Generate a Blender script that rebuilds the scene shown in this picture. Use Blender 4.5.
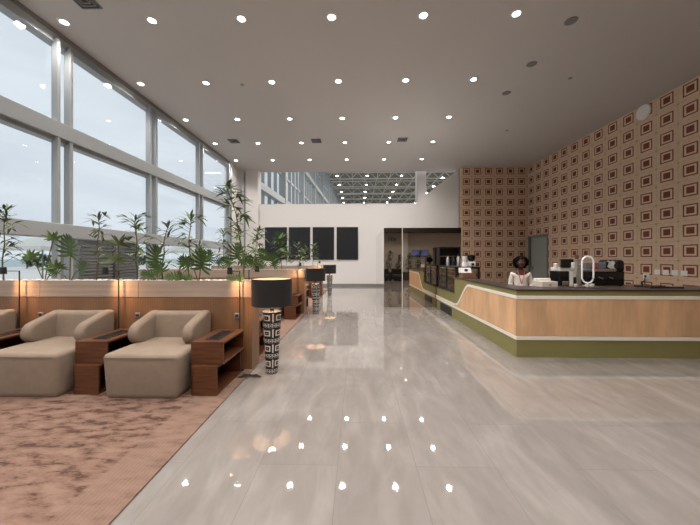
import bpy, bmesh, math, random
from mathutils import Vector, Matrix
for o in list(bpy.data.objects): bpy.data.objects.remove(o)
S = bpy.context.scene
C = S.collection
PI = math.pi

# ------------------------------------------------------------------ camera
EYE = 1.55
YAW = math.atan(7/300)
cam = bpy.data.cameras.new('camera'); cam.sensor_width = 36; cam.lens = 36*300/700
cam.shift_y = -4.5/700; cam.clip_start = .05; cam.clip_end = 1000
co = bpy.data.objects.new('camera', cam); C.objects.link(co)
co.location = (0, 0, EYE); co.rotation_euler = (PI/2, 0, YAW)
S.camera = co
# ------------------------------------------------------------------ exposure, sky
S.view_settings.view_transform = 'Standard'; S.view_settings.look = 'None'
S.view_settings.gamma = 1; S.view_settings.use_curve_mapping = False
S.view_settings.exposure = 0.22
SKY = 1.08
W = bpy.data.worlds.new('overcast_sky'); S.world = W; W.use_nodes = True
nt = W.node_tree; nt.nodes.clear()
out = nt.nodes.new('ShaderNodeOutputWorld'); bg = nt.nodes.new('ShaderNodeBackground')
tc = nt.nodes.new('ShaderNodeTexCoord'); mp = nt.nodes.new('ShaderNodeMapping'); mp.inputs['Scale'].default_value = (1, 1, 4)
nz = nt.nodes.new('ShaderNodeTexNoise'); nz.inputs['Scale'].default_value = 2.2; nz.inputs['Detail'].default_value = 5
cr = nt.nodes.new('ShaderNodeValToRGB')
cr.color_ramp.elements[0].position = .32; cr.color_ramp.elements[0].color = (.55, .61, .66, 1)
cr.color_ramp.elements[1].position = .70; cr.color_ramp.elements[1].color = (.70, .74, .77, 1)
nt.links.new(tc.outputs['Generated'], mp.inputs['Vector']); nt.links.new(mp.outputs[0], nz.inputs['Vector'])
nt.links.new(nz.outputs['Fac'], cr.inputs[0]); nt.links.new(cr.outputs[0], bg.inputs[0])
bg.inputs[1].default_value = SKY; nt.links.new(bg.outputs[0], out.inputs[0])
# sampling portal in the window opening (only guides sky light)
pl = bpy.data.lights.new('window_portal', 'AREA'); pl.shape = 'RECTANGLE'; pl.size = 20; pl.size_y = 6
pl.cycles.is_portal = True
po = bpy.data.objects.new('window_portal', pl); C.objects.link(po)
po.location = (-6.62, 6, 3.1); po.rotation_euler = (PI/2, 0, -PI/2)
DOWN_W = 165      # downlight watts
H = 6.39         # ceiling height
XL, XR, YB, YP, YR = -6.45, 9.07, 16.13, 16.5, -4.0

# ------------------------------------------------------------------ materials
def lin(r, g, b):
    f = lambda c: (c/255/12.92) if c <= 10 else ((c/255+.055)/1.055)**2.4
    return (f(r), f(g), f(b), 1)
def mat(name, col, rough=.6, metal=0, spec=.5, emit=None, estr=0, noise=None, bump=None, coat=0):
    m = bpy.data.materials.new(name); m.use_nodes = True
    n = m.node_tree; p = n.nodes['Principled BSDF']
    col = tuple(col)[:3]+(1,)
    p.inputs['Base Color'].default_value = col
    p.inputs['Roughness'].default_value = rough; p.inputs['Metallic'].default_value = metal
    p.inputs['Specular IOR Level'].default_value = spec
    p.inputs['Coat Weight'].default_value = coat
    if emit: p.inputs['Emission Color'].default_value = tuple(emit)[:3]+(1,); p.inputs['Emission Strength'].default_value = estr
    t = n.nodes.new('ShaderNodeTexCoord')
    if noise:   # (scale xyz, contrast)
        sc, amt = noise
        mpn = n.nodes.new('ShaderNodeMapping'); mpn.inputs['Scale'].default_value = sc
        nn = n.nodes.new('ShaderNodeTexNoise'); nn.inputs['Scale'].default_value = 1; nn.inputs['Detail'].default_value = 4
        r = n.nodes.new('ShaderNodeValToRGB')
        r.color_ramp.elements[0].position = .3; r.color_ramp.elements[1].position = .7
        r.color_ramp.elements[0].color = tuple(c*(1-amt) for c in col[:3])+(1,)
        r.color_ramp.elements[1].color = tuple(min(1, c*(1+amt)) for c in col[:3])+(1,)
        n.links.new(t.outputs['Object'], mpn.inputs[0]); n.links.new(mpn.outputs[0], nn.inputs['Vector'])
        n.links.new(nn.outputs['Fac'], r.inputs[0]); n.links.new(r.outputs[0], p.inputs['Base Color'])
    if bump:
        sc, st = bump
        nb = n.nodes.new('ShaderNodeTexNoise'); nb.inputs['Scale'].default_value = sc
        b = n.nodes.new('ShaderNodeBump'); b.inputs['Strength'].default_value = st; b.inputs['Distance'].default_value = .01
        n.links.new(t.outputs['Object'], nb.inputs['Vector']); n.links.new(nb.outputs['Fac'], b.inputs['Height'])
        n.links.new(b.outputs[0], p.inputs['Normal'])
    return m
class NT:   # tiny node-math helper
    def __init__(s, m): s.n = m.node_tree; s.p = s.n.nodes['Principled BSDF']; s.t = s.n.nodes.new('ShaderNodeTexCoord')
    def m(s, op, a, b=None, c=None):
        k = s.n.nodes.new('ShaderNodeMath'); k.operation = op
        for i, v in enumerate((a, b, c)):
            if v is None: continue
            if isinstance(v, (int, float)): k.inputs[i].default_value = v
            else: s.n.links.new(v, k.inputs[i])
        return k.outputs[0]
    def mix(s, f, a, b):
        k = s.n.nodes.new('ShaderNodeMix'); k.data_type = 'RGBA'
        for i, v in ((0, f), (6, a), (7, b)):
            if isinstance(v, (int, float)): k.inputs[i].default_value = v
            elif isinstance(v, tuple): k.inputs[i].default_value = v
            else: s.n.links.new(v, k.inputs[i])
        return k.outputs[2]
    def xyz(s, which='Object'):
        k = s.n.nodes.new('ShaderNodeSeparateXYZ'); s.n.links.new(s.t.outputs[which], k.inputs[0]); return k.outputs
    def noise(s, scale, detail=4, sc=(1, 1, 1), rot=(0, 0, 0), dist=0):
        mpn = s.n.nodes.new('ShaderNodeMapping'); mpn.inputs['Scale'].default_value = sc; mpn.inputs['Rotation'].default_value = rot
        k = s.n.nodes.new('ShaderNodeTexNoise'); k.inputs['Scale'].default_value = scale; k.inputs['Detail'].default_value = detail
        k.inputs['Distortion'].default_value = dist
        s.n.links.new(s.t.outputs['Object'], mpn.inputs[0]); s.n.links.new(mpn.outputs[0], k.inputs['Vector']); return k.outputs['Fac']
    def ramp(s, f, stops):
        k = s.n.nodes.new('ShaderNodeValToRGB'); e = k.color_ramp.elements
        while len(e) < len(stops): e.new(.5)
        for i, (p_, c) in enumerate(stops): e[i].position = p_; e[i].color = tuple(c)[:3]+(1,)
        s.n.links.new(f, k.inputs[0]); return k.outputs[0]
    def set(s, name, v): s.n.links.new(v, s.p.inputs[name])
    def bump(s, h, st, d=.01):
        b = s.n.nodes.new('ShaderNodeBump'); b.inputs['Strength'].default_value = st; b.inputs['Distance'].default_value = d
        s.n.links.new(h, b.inputs['Height']); s.set('Normal', b.outputs[0])

M = {}
M['ceiling'] = mat('ceiling_paint', (.56, .54, .525), .9, spec=.2)
M['white'] = mat('white_wall_paint', (.78, .765, .755), .7, spec=.25)
M['frame'] = mat('pale_grey_metal', (.33, .355, .37), .5)
M['backwall'] = mat('beige_paint', (.66, .58, .52), .8)
M['darkband'] = mat('dark_brown_panel', (.06, .045, .035), .6)
M['basegrey'] = mat('grey_skirting', (.22, .21, .21), .5)
M['black'] = mat('matt_black', (.012, .012, .013), .5)
M['gloss_black'] = mat('gloss_black', (.01, .01, .011), .15)
M['screen'] = mat('dark_screen_glass', (.018, .020, .024), .22)
M['steel'] = mat('brushed_steel', (.6, .6, .6), .3, 1)
M['whitepl'] = mat('white_plastic', (.82, .81, .79), .4)
M['fabric'] = mat('beige_upholstery', (.27, .212, .165), .95, spec=.15, noise=((9, 9, 9), .06), bump=(260, .35))
M['table'] = mat('reddish_walnut', (.105, .040, .019), .38, spec=.3, noise=((3, 3, 34), .35))
M['band'] = mat('pale_oak_band', (.36, .28, .225), .55, noise=((1.2, 1.2, 26), .14))
M['topcap'] = mat('cream_cap', (.62, .55, .48), .5)
M['pebble'] = mat('white_pebbles', (.72, .69, .64), .7, noise=((30, 30, 30), .15))
M['shade'] = mat('black_lampshade_fabric', (.014, .012, .012), .9)
M['shade_in'] = mat('cream_lampshade_lining', (.75, .62, .48), .8)
M['green'] = mat('olive_green_laminate', (.225, .205, .075), .45, noise=((2, 2, 2), .05))
M['stripe'] = mat('white_inlay_strip', (.80, .76, .68), .4)
M['ctop'] = mat('dark_brown_stone_top', (.045, .033, .030), .30)
M['vent'] = mat('dark_grille', (.03, .03, .028), .6)
M['leaf'] = mat('green_leaf', (.085, .15, .03), .5, noise=((6, 6, 6), .35))
M['leafdk'] = mat('dark_green_leaf', (.055, .11, .022), .4, noise=((6, 6, 6), .35))
M['leafgy'] = mat('grey_green_leaf', (.11, .15, .06), .55, noise=((6, 6, 6), .3))
M['stem'] = mat('brown_green_stem', (.10, .085, .035), .7)
M['ground'] = mat('pale_concrete', (.82, .81, .77), .9, noise=((.3, .3, .3), .06))
M['water'] = mat('teal_water', (.22, .36, .36), .3)
M['louvre'] = mat('grey_louvre', (.20, .195, .185), .6)
M['canvas'] = mat('cream_canvas', (.86, .84, .78), .9)
M['skin'] = mat('dark_brown_skin', (.075, .035, .022), .6, spec=.2)
M['hair'] = mat('black_hair', (.007, .005, .005), 1, spec=.05, bump=(60, 1.0))
M['blouse'] = mat('cream_blouse', (.72, .66, .60), .85)
M['trouser'] = mat('black_trousers', (.02, .02, .022), .9)
M['lanyard'] = mat('red_lanyard', (.5, .08, .09), .8)
M['door'] = mat('grey_green_door', (.30, .33, .31), .5)
M['doorfr'] = mat('dark_grey_door_frame', (.16, .17, .17), .5)
M['truss'] = mat('grey_truss_steel', (.75, .75, .71), .6)
M['roof'] = mat('grey_roof_deck', (.22, .22, .205), .8)
M['pastry'] = mat('golden_pastry', (.28, .13, .04), .7, noise=((30, 30, 30), .4))
M['redplastic'] = mat('red_plastic', (.28, .06, .05), .6)
M['tower'] = mat('pale_steel_tower', (.38, .35, .31), .35, .3)
M['darkred'] = mat('dark_red_cap', (.16, .04, .03), .5)
M['greycloth'] = mat('grey_cloth', (.16, .16, .18), .9)
M['woodbox'] = mat('brown_box_wood', (.22, .11, .06), .6, noise=((3, 3, 30), .25))
M['bulb'] = mat('led_lens', (1, 1, 1), .5, emit=(1, .94, .86), estr=14)
M['ring'] = mat('white_ring_light', (1, 1, 1), .5, emit=(1, .97, .93), estr=.08)
M['blue'] = mat('blue_display', (.1, .15, .5), .4, emit=(.14, .17, .36), estr=.4)
M['caselight'] = mat('warm_case_light', (1, .8, .5), .5, emit=(1, .62, .25), estr=1)
M['halllamp'] = mat('hall_lamp_lens', (1, 1, 1), .5, emit=(1, .95, .88), estr=70)
# tinted mirrors
M['mirror'] = mat('bronze_tinted_mirror', (.62, .55, .49), .02, 1)
M['mirrordk'] = mat('dark_tinted_mirror', (.46, .41, .37), .02, 1)
M['mirrorlt'] = mat('silver_mirror', (.70, .67, .68), .03, 1)
# clear pane: mostly transparent, a little gloss
def pane_mat(name, tint):
    m = bpy.data.materials.new(name); m.use_nodes = True; n = m.node_tree; n.nodes.clear()
    o = n.nodes.new('ShaderNodeOutputMaterial'); mx = n.nodes.new('ShaderNodeMixShader')
    tr = n.nodes.new('ShaderNodeBsdfTransparent'); tr.inputs[0].default_value = tint
    gl = n.nodes.new('ShaderNodeBsdfGlossy'); gl.inputs['Roughness'].default_value = .01
    fr = n.nodes.new('ShaderNodeLayerWeight'); fr.inputs[0].default_value = .5
    pw = n.nodes.new('ShaderNodeMath'); pw.operation = 'POWER'; pw.inputs[1].default_value = 5
    ad = n.nodes.new('ShaderNodeMath'); ad.operation = 'MULTIPLY_ADD'; ad.inputs[1].default_value = .6; ad.inputs[2].default_value = .035
    n.links.new(fr.outputs['Facing'], pw.inputs[0]); n.links.new(pw.outputs[0], ad.inputs[0])
    n.links.new(ad.outputs[0], mx.inputs[0]); n.links.new(tr.outputs[0], mx.inputs[1]); n.links.new(gl.outputs[0], mx.inputs[2])
    n.links.new(mx.outputs[0], o.inputs[0]); return m
M['glass'] = pane_mat('clear_glass', (.97, .985, 1, 1))
M['caseglass'] = pane_mat('case_glass', (.8, .8, .78, 1))
# slatted wood
def slats(name, col, pitch, depth=.6):
    m = mat(name, col, .5); k = NT(m); x, y, z = k.xyz()
    s = k.m('ADD', x, y); f = k.m('FRACT', k.m('DIVIDE', s, pitch))
    g = k.m('LESS_THAN', f, .22)
    nz_ = k.noise(1, 4, (5, 5, 1.5))
    base = k.ramp(nz_, [(.3, tuple(c*.82 for c in col)), (.7, tuple(c*1.15 for c in col))])
    k.set('Base Color', k.mix(k.m('MULTIPLY', g, depth), base, tuple(c*.35 for c in col)+(1,)))
    k.bump(g, -.5, .004); return m
M['slat'] = slats('brown_slatted_wood', (.225, .115, .055), .024)
M['cwood'] = slats('tan_fluted_wood', (.68, .42, .235), .020, .22)
# marble tile floor
def floor_mat():
    m = mat('polished_stone_tile', (.42, .38, .34), .028, spec=.62); k = NT(m); x, y, z = k.xyz()
    TX, TY = .585, 1.17
    u = k.m('DIVIDE', k.m('ADD', x, .73), TX); iu = k.m('FLOOR', u); fu = k.m('FRACT', u)
    v = k.m('ADD', k.m('DIVIDE', k.m('ADD', y, .1), TY), k.m('MULTIPLY', k.m('MODULO', k.m('ABSOLUTE', iu), 2), .5))
    iv = k.m('FLOOR', v); fv = k.m('FRACT', v)
    gx = k.m('GREATER_THAN', k.m('ABSOLUTE', k.m('SUBTRACT', fu, .5)), .5-.0016/TX)
    gy = k.m('GREATER_THAN', k.m('ABSOLUTE', k.m('SUBTRACT', fv, .5)), .5-.0016/TY)
    g = k.m('MAXIMUM', gx, gy)
    n1 = k.noise(1.0, 8, (2.4, .9, 1), (0, 0, .55), 1.6); n2 = k.noise(4.5, 6, (2.2, .6, 1), (0, 0, .55), .8)
    h = k.m('ADD', k.m('MULTIPLY', n1, .65), k.m('MULTIPLY', n2, .35))
    rnd = k.m('FRACT', k.m('MULTIPLY', k.m('SINE', k.m('ADD', k.m('MULTIPLY', iu, 12.99), k.m('MULTIPLY', iv, 78.2))), 437.5))
    h = k.m('ADD', h, k.m('MULTIPLY', k.m('SUBTRACT', rnd, .5), .06))
    c = k.ramp(h, [(.34, (.205, .184, .172)), (.5, (.236, .215, .202)), (.66, (.28, .258, .244))])
    k.set('Base Color', k.mix(k.m('MULTIPLY', g, .6), c, (.13, .11, .095, 1)))
    
    return m
M['floor'] = floor_mat()
# carpet
def carpet_mat():
    m = mat('dusty_rose_carpet', (.4, .25, .19), 1, spec=.05); k = NT(m)
    n1 = k.noise(1.0, 10, (5.5, 15, 1), (0, 0, .2), .3); n2 = k.noise(1, 3, (30, 130, 1)); n3 = k.noise(1.0, 2, (.5, .5, 1))
    h = k.m('ADD', k.m('MULTIPLY', n1, .62), k.m('ADD', k.m('MULTIPLY', n2, .2), k.m('MULTIPLY', n3, .18)))
    x, y, z = k.xyz()
    c = k.ramp(h, [(.40, (.085, .05, .038)), (.47, (.185, .115, .088)), (.60, (.25, .163, .128))])
    edge = k.m('GREATER_THAN', x, -1.80)
    line = k.m('GREATER_THAN', k.m('SINE', k.m('MULTIPLY', x, 210)), .2)
    c2 = k.mix(k.m('MULTIPLY', line, .3), (.24, .16, .128, 1), (.14, .088, .068, 1))
    k.set('Base Color', k.mix(k.m('MULTIPLY', edge, .6), c, c2))
    k.bump(n2, .6, .01); return m
M['carpet'] = carpet_mat()
# wallpaper; hor = which axis runs along the wall
def paper(name, hor, pu, u0, pv, v0):
    m = mat(name, (.5, .36, .26), .7, spec=.25); k = NT(m); a = k.xyz()
    u = k.m('FRACT', k.m('ADD', k.m('DIVIDE', k.m('SUBTRACT', a[hor], u0), pu), 100.5))
    v = k.m('FRACT', k.m('ADD', k.m('DIVIDE', k.m('SUBTRACT', a[2], v0), pv), 100.5))
    du = k.m('ABSOLUTE', k.m('SUBTRACT', u, .5)); dv = k.m('ABSOLUTE', k.m('SUBTRACT', v, .5))
    d = k.m('MAXIMUM', du, dv)
    outer = k.m('MULTIPLY', k.m('LESS_THAN', d, .305), k.m('GREATER_THAN', d, .245))
    ring = k.m('LESS_THAN', d, .246)
    inner = k.m('LESS_THAN', d, .162)
    gl = k.m('MAXIMUM', k.m('GREATER_THAN', du, .492), k.m('GREATER_THAN', dv, .492))
    knot = k.m('LESS_THAN', k.m('ADD', k.m('SUBTRACT', .5, du), k.m('SUBTRACT', .5, dv)), .075)
    nz_ = k.noise(9, 4); base = k.ramp(nz_, [(.3, (.63, .445, .315)), (.7, (.71, .515, .375))])
    c = k.mix(k.m('MULTIPLY', gl, .45), base, (.26, .22, .14, 1))
    c = k.mix(k.m('MULTIPLY', knot, .5), c, (.25, .25, .15, 1))
    c = k.mix(k.m('MULTIPLY', ring, .55), c, (.72, .57, .43, 1))
    red = k.ramp(nz_, [(.3, (.165, .052, .028)), (.7, (.22, .075, .04))])
    c = k.mix(k.m('MAXIMUM', outer, inner), c, red)
    k.set('Base Color', c); return m
M['paperR'] = paper('patterned_wallpaper', 1, .622, 8.38, .5525, 6.17)
M['paperB'] = paper('patterned_wallpaper_end', 0, .581, 5.83, .5525, 6.17)
# floor lamp pattern: squares within squares in black and white
def lamp_mat():
    m = mat('black_white_key_pattern', (.7, .68, .64), .4); k = NT(m); x, y, z = k.xyz()
    an = k.m('DIVIDE', k.m('ARCTAN2', y, x), 2*PI)
    u = k.m('FRACT', k.m('ADD', k.m('MULTIPLY', an, 4), 10.75)); v = k.m('FRACT', k.m('MULTIPLY', z, 1/.205))
    big = k.m('GREATER_THAN', v, .36)
    v1 = k.m('DIVIDE', k.m('SUBTRACT', v, .36), .64)
    d = k.m('MAXIMUM', k.m('ABSOLUTE', k.m('SUBTRACT', u, .5)), k.m('ABSOLUTE', k.m('SUBTRACT', v1, .5)))
    r = k.m('GREATER_THAN', k.m('FRACT', k.m('ADD', k.m('MULTIPLY', d, 4.0), .25)), .42)
    u2 = k.m('FRACT', k.m('ADD', k.m('MULTIPLY', an, 15), 10)); v2 = k.m('DIVIDE', v, .36)
    d2 = k.m('MAXIMUM', k.m('ABSOLUTE', k.m('SUBTRACT', u2, .5)), k.m('ABSOLUTE', k.m('SUBTRACT', v2, .5)))
    r2 = k.m('GREATER_THAN', k.m('FRACT', k.m('MULTIPLY', d2, 3.0)), .38)
    f = k.m('ADD', k.m('MULTIPLY', big, r), k.m('MULTIPLY', k.m('SUBTRACT', 1, big), r2))
    ln = k.m('MAXIMUM', k.m('LESS_THAN', k.m('ABSOLUTE', k.m('SUBTRACT', v, .36)), .045), k.m('MAXIMUM', k.m('LESS_THAN', v, .045), k.m('GREATER_THAN', v, .955)))
    f = k.m('MAXIMUM', f, ln)
    k.set('Base Color', k.mix(f, (.62, .58, .54, 1), (.012, .011, .011, 1))); return m
M['lamp'] = lamp_mat()

# ------------------------------------------------------------------ mesh helpers
class MB:
    def __init__(s): s.b = bmesh.new()
    def box(s, x0, x1, y0, y1, z0, z1, bev=0, seg=2, rot=None, piv=(0, 0, 0)):
        r = bmesh.ops.create_cube(s.b, size=1); vs = r['verts']
        for v in vs: v.co = Vector(((x0+x1)/2+v.co.x*(x1-x0), (y0+y1)/2+v.co.y*(y1-y0), (z0+z1)/2+v.co.z*(z1-z0)))
        if bev:
            es = list({e for v in vs for e in v.link_edges})
            rr = bmesh.ops.bevel(s.b, geom=es, offset=bev, segments=seg, profile=.5, affect='EDGES')
            vs = list({v for f in rr['faces'] for v in f.verts} | {v for v in vs if v.is_valid})
        if rot:
            R = Matrix.Rotation(rot[0], 4, rot[1]); p = Vector(piv)
            for v in vs: v.co = R @ (v.co-p) + p
        return s
    def tube(s, pts, rad, n=8, cap=True):
        pts = [Vector(p) for p in pts]; rads = rad if isinstance(rad, (list, tuple)) else [rad]*len(pts)
        rings = []
        for i, p in enumerate(pts):
            d = (pts[min(i+1, len(pts)-1)]-pts[max(i-1, 0)]).normalized()
            up = Vector((0, 0, 1)) if abs(d.z) < .95 else Vector((1, 0, 0))
            a = d.cross(up).normalized(); b = d.cross(a).normalized()
            rings.append([s.b.verts.new(p+(a*math.cos(2*PI*k/n)+b*math.sin(2*PI*k/n))*rads[i]) for k in range(n)])
        for i in range(len(rings)-1):
            for k in range(n): s.b.faces.new((rings[i][k], rings[i][(k+1) % n], rings[i+1][(k+1) % n], rings[i+1][k]))
        if cap: s.b.faces.new(rings[0]); s.b.faces.new(rings[-1])
        return s
    def lathe(s, prof, n=32, c=(0, 0, 0), cap=True):
        rings = [[s.b.verts.new((c[0]+r*math.cos(2*PI*k/n), c[1]+r*math.sin(2*PI*k/n), c[2]+z)) for k in range(n)] for r, z in prof]
        for i in range(len(rings)-1):
            for k in range(n): s.b.faces.new((rings[i][k], rings[i][(k+1) % n], rings[i+1][(k+1) % n], rings[i+1][k]))
        if cap:
            if prof[0][0] > 1e-4: s.b.faces.new(rings[0])
            if prof[-1][0] > 1e-4: s.b.faces.new(rings[-1])
        return s
    def prism(s, poly, axis, a0, a1):   # poly in the two other axes
        def P(u, v, w):
            return {'x': (w, u, v), 'y': (u, w, v), 'z': (u, v, w)}[axis]
        A = [s.b.verts.new(P(u, v, a0)) for u, v in poly]; B = [s.b.verts.new(P(u, v, a1)) for u, v in poly]
        s.b.faces.new(A); s.b.faces.new(B)
        for i in range(len(poly)): j = (i+1) % len(poly); s.b.faces.new((A[i], A[j], B[j], B[i]))
        return s
    def bevel(s, off, seg=3, ang=40):
        bmesh.ops.recalc_face_normals(s.b, faces=s.b.faces[:])
        es = [e for e in s.b.edges if len(e.link_faces) == 2 and e.calc_face_angle(0) > math.radians(ang)]
        bmesh.ops.bevel(s.b, geom=es, offset=off, segments=seg, profile=.5, affect='EDGES'); return s
    def leaf(s, base, d, L, w, droop=.3, seg=4, side=None):
        base = Vector(base); d = Vector(d).normalized()
        sd = (side or d.cross(Vector((0, 0, 1)))); sd = Vector(sd)
        if sd.length < .01: sd = Vector((1, 0, 0))
        sd.normalize(); prev = None
        for i in range(seg+1):
            t = i/seg; p = base+d*L*t+Vector((0, 0, -droop*L*t*t)); ww = w*math.sin(PI*(.08+.92*t)**.8)*.5 if i < seg else 0.0005
            a = s.b.verts.new(p-sd*ww); b = s.b.verts.new(p+sd*ww)
            if prev: s.b.faces.new((prev[0], prev[1], b, a))
            prev = (a, b)
        return s
    def build(s, name, m, parent=None, loc=None, smooth=False):
        me = bpy.data.meshes.new(name); bmesh.ops.recalc_face_normals(s.b, faces=s.b.faces[:])
        s.b.to_mesh(me); s.b.free(); me.materials.append(M[m] if isinstance(m, str) else m)
        if smooth:
            for p in me.polygons: p.use_smooth = True
            if smooth != 'all':
                try: me.set_sharp_from_angle(angle=math.radians(smooth if smooth > 1 else 40))
                except Exception: pass
        o = bpy.data.objects.new(name, me); C.objects.link(o)
        if parent: o.parent = parent
        if loc: o.location = loc
        return o
def tag(o, label, cat, group=None, kind=None):
    o['label'] = label; o['category'] = cat
    if group: o['group'] = group
    if kind: o['kind'] = kind
    return o
def thing(name, label, cat, loc, rz=0, group=None):
    o = bpy.data.objects.new(name, None); C.objects.link(o); o.empty_display_size = .1
    o.location = loc; o.rotation_euler = (0, 0, rz); return tag(o, label, cat, group)
def struct(name, mb, m, parent=None):
    o = mb.build(name, m, parent)
    if not parent: o['kind'] = 'structure'
    return o
def copy_tree(o, parent=None):
    c = o.copy(); C.objects.link(c)
    if parent: c.parent = parent
    for ch in list(o.children): copy_tree(ch, c)
    return c
def dup(o, loc, label, rz=None):
    c = copy_tree(o); c.location = loc; c['label'] = label
    if rz is not None: c.rotation_euler = (0, 0, rz)
    return c
def light(name, kind, loc, power, color, parent=None, **kw):
    l = bpy.data.lights.new(name, kind); l.energy = power; l.color = color
    for k, v in kw.items(): setattr(l, k, v)
    o = bpy.data.objects.new(name, l); C.objects.link(o); o.location = loc
    if parent: o.parent = parent
    return o

ORD = ['first', 'second', 'third', 'fourth', 'fifth', 'sixth', 'seventh', 'eighth', 'ninth', 'tenth']
# ================================================================== ROOM SHELL
struct('floor', MB().box(-6.8, 30, YR-.1, 84, -.1, 0), 'floor')
struct('ceiling', MB().box(-6.8, XR+.1, YR-.1, 16.85, H, H+.25), 'ceiling')
struct('wall_right', MB().prism([(YR, 0), (14.45, 0), (14.45, 2.72), (16.1, 2.72), (16.1, 0), (16.3, 0), (16.3, H), (YR, H)], 'x', XR, XR+.2), 'paperR')
struct('wall_back', MB().box(5.55, XR, YB, YB+.15, 0, H), 'paperB')
struct('wall_partition', MB().prism([(-5.42, 0), (5.55, 0), (5.55, H), (3.17, 4.53), (-5.42, 4.53)], 'y', YP, YP+.2), 'white')
struct('baseboard_partition', MB().box(-5.42, 5.5, YP-.015, YP-.001, 0, .13), 'basegrey')
struct('wall_front', MB().box(-6.8, XR+.1, YR-.2, YR, 0, H), 'backwall')
struct('column_3', MB().box(3.45, 3.85, YR, YR+.25, 0, 3.45), 'white')
struct('trim_1', MB().box(-6.4, XR, YR+.01, YR+.9, 3.45, 4.1), 'darkband')
struct('wall_left', MB().box(-6.65, XL+.03, 14.9, 16.85, 0, H), 'white')
struct('wall_left_rear', MB().box(-6.65, XL+.03, YR-.1, -3.1, 0, H), 'white')
struct('column_1', MB().box(-6.1, -5.42, 16.3, 16.84, 0, H), 'white')
struct('column_2', MB().box(3.38, 3.9, 17.0, 17.5, 0, 6.6), 'white')
# beams and header of the glazed wall
struct('trim_2', MB().box(-6.62, -6.305, -3.1, 14.9, 4.11, 4.44, .01, 1), 'frame')
struct('trim_3', MB().box(-6.62, -6.305, -3.1, 14.9, 1.98, 2.285, .01, 1), 'frame')
struct('trim_4', MB().box(-6.62, -6.40, -3.1, 14.9, 6.12, H), 'frame')
struct('trim_5', MB().box(-6.60, -6.40, -3.1, 14.9, 4.04, 4.11), 'frame')
struct('trim_6', MB().box(-6.395, -6.37, -3.1, 14.9, H-.09, H-.001), 'basegrey')
# window bays: double mullions, panes
cs = [6.34+2.835*i for i in range(-3, 4)]
for i, c in enumerate(cs):
    w = bpy.data.objects.new('window_%d' % (i+1), None); C.objects.link(w); w['kind'] = 'structure'; w.location = (-6.5, c, 0)
    MB().box(.03, .18, -.145, -.080, 0, 6.2, .008, 1).build('mullion', 'frame', w)
    MB().box(.03, .18, .125, .205, 0, 6.2, .008, 1).build('mullion', 'frame', w)
    y1 = min(c+2.835-.145, 14.9)-c if i < 6 else None
    if i < 5 or (y1 and y1 > .3):
        MB().box(.03, .042, .205, y1 if y1 else .5, 0, 6.2).build('pane', 'glass', w)
    MB().box(.03, .042, -.080, .125, 0, 6.2).build('pane', 'glass', w)
    MB().box(.0, .10, .206, (y1 if y1 else .5), 0, .10).build('sill', 'frame', w)

# door in the right wall, by the corner
d = bpy.data.objects.new('door_1', None); C.objects.link(d); d['kind'] = 'structure'; d.location = (XR, 15.28, 0)
dl_ = MB().box(.08, .13, -.72, .72, 0, 2.62, .005, 1).build('door_leaf', 'door', d)
MB().prism([(-.83, 0), (-.83, 2.72), (.82, 2.72), (.82, 0), (.70, 0), (.70, 2.62), (-.74, 2.62), (-.74, 0)], 'x', -.02, .14).build('door_frame', 'doorfr', d)
MB().box(-.0, .08, .5, .53, .95, 1.15, .005, 1).build('door_handle', 'steel', dl_)

# ------------------------------------------------------------------ terminal hall beyond the partition
def fx(y): return -6.5+.035*(y-16.5)
HT = 15.55
struct('wall_hall_end', MB().box(-8, 30, 83.8, 84, 0, HT), 'white')
struct('wall_hall_right', MB().box(29.8, 30, 16.5, 84, 0, HT), 'white')
struct('wall_hall_front', MB().box(-7, 30, 16.62, 16.84, H+.02, HT), 'white')
struct('wall_hall_side', MB().box(5.6, 30, 16.62, 16.84, 0, H), 'white')
struct('ceiling_hall', MB().box(-7, 30, 16.85, 84, HT+1.2, HT+1.3), 'roof')
def hall_bars():
    b = MB()
    for k in range(48):
        y = 17.2+1.4*k; big = (k % 5 == 0); w = .36 if big else .12
        b.box(fx(y)-.1, fx(y)+(.45 if big else .16), y, y+w, 0, HT)
    return b
struct('trim_7', hall_bars(), 'frame')
def hall_rails():
    b = MB()
    for z, h_, dd in ((1.0, .2, .1), (3.4, .2, .1), (5.9, .45, .4), (8.3, .2, .1), (10.7, .45, .4), (13.2, .2, .1), (15.2, .5, .45)):
        b.prism([(fx(16.9)-.05, 16.9), (fx(84)-.05, 84), (fx(84)+dd, 84), (fx(16.9)+dd, 16.9)], 'z', z, z+h_)
    return b
struct('trim_8', hall_rails(), 'frame')
w = bpy.data.objects.new('window_8', None); C.objects.link(w); w['kind'] = 'structure'
MB().prism([(fx(16.9)-.09, 16.9), (fx(84)-.09, 84), (fx(84)-.07, 84), (fx(16.9)-.07, 16.9)], 'z', 0, HT).build('pane', 'glass', w)
def roof_truss(y):
    t = thing('roof_truss', 'grey steel lattice truss high under the terminal roof', 'truss', (0, y, HT), 0, 'roof trusses beyond the partition')
    b = MB().tube([(fx(y), 0, 1.1), (29.7, 0, 1.1)], .11, 6).tube([(fx(y), 0, 0), (29.7, 0, 0)], .11, 6)
    x = fx(y)
    while x < 29:
        b.tube([(x, 0, 0), (x+1.1, 0, 1.1), (x+2.2, 0, 0)], .07, 5); x += 2.2
    b.build('lattice', 'truss', t); return t
t0 = roof_truss(47); t0['label'] = 'grey steel roof truss beyond the white wall, nearest of its row'
for i, y in enumerate(range(53, 84, 6)):
    dup(t0, (0, y, HT), 'grey steel roof truss beyond the white wall, %s from the nearest' % ORD[i+1])
pur = MB()
for k in range(16): pur.box(-5.5+2.3*k, -5.42+2.3*k, 17, 83.5, HT+.95, HT+1.15)
struct('trim_9', pur, 'truss')
hl = None
hall_root = None
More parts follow.
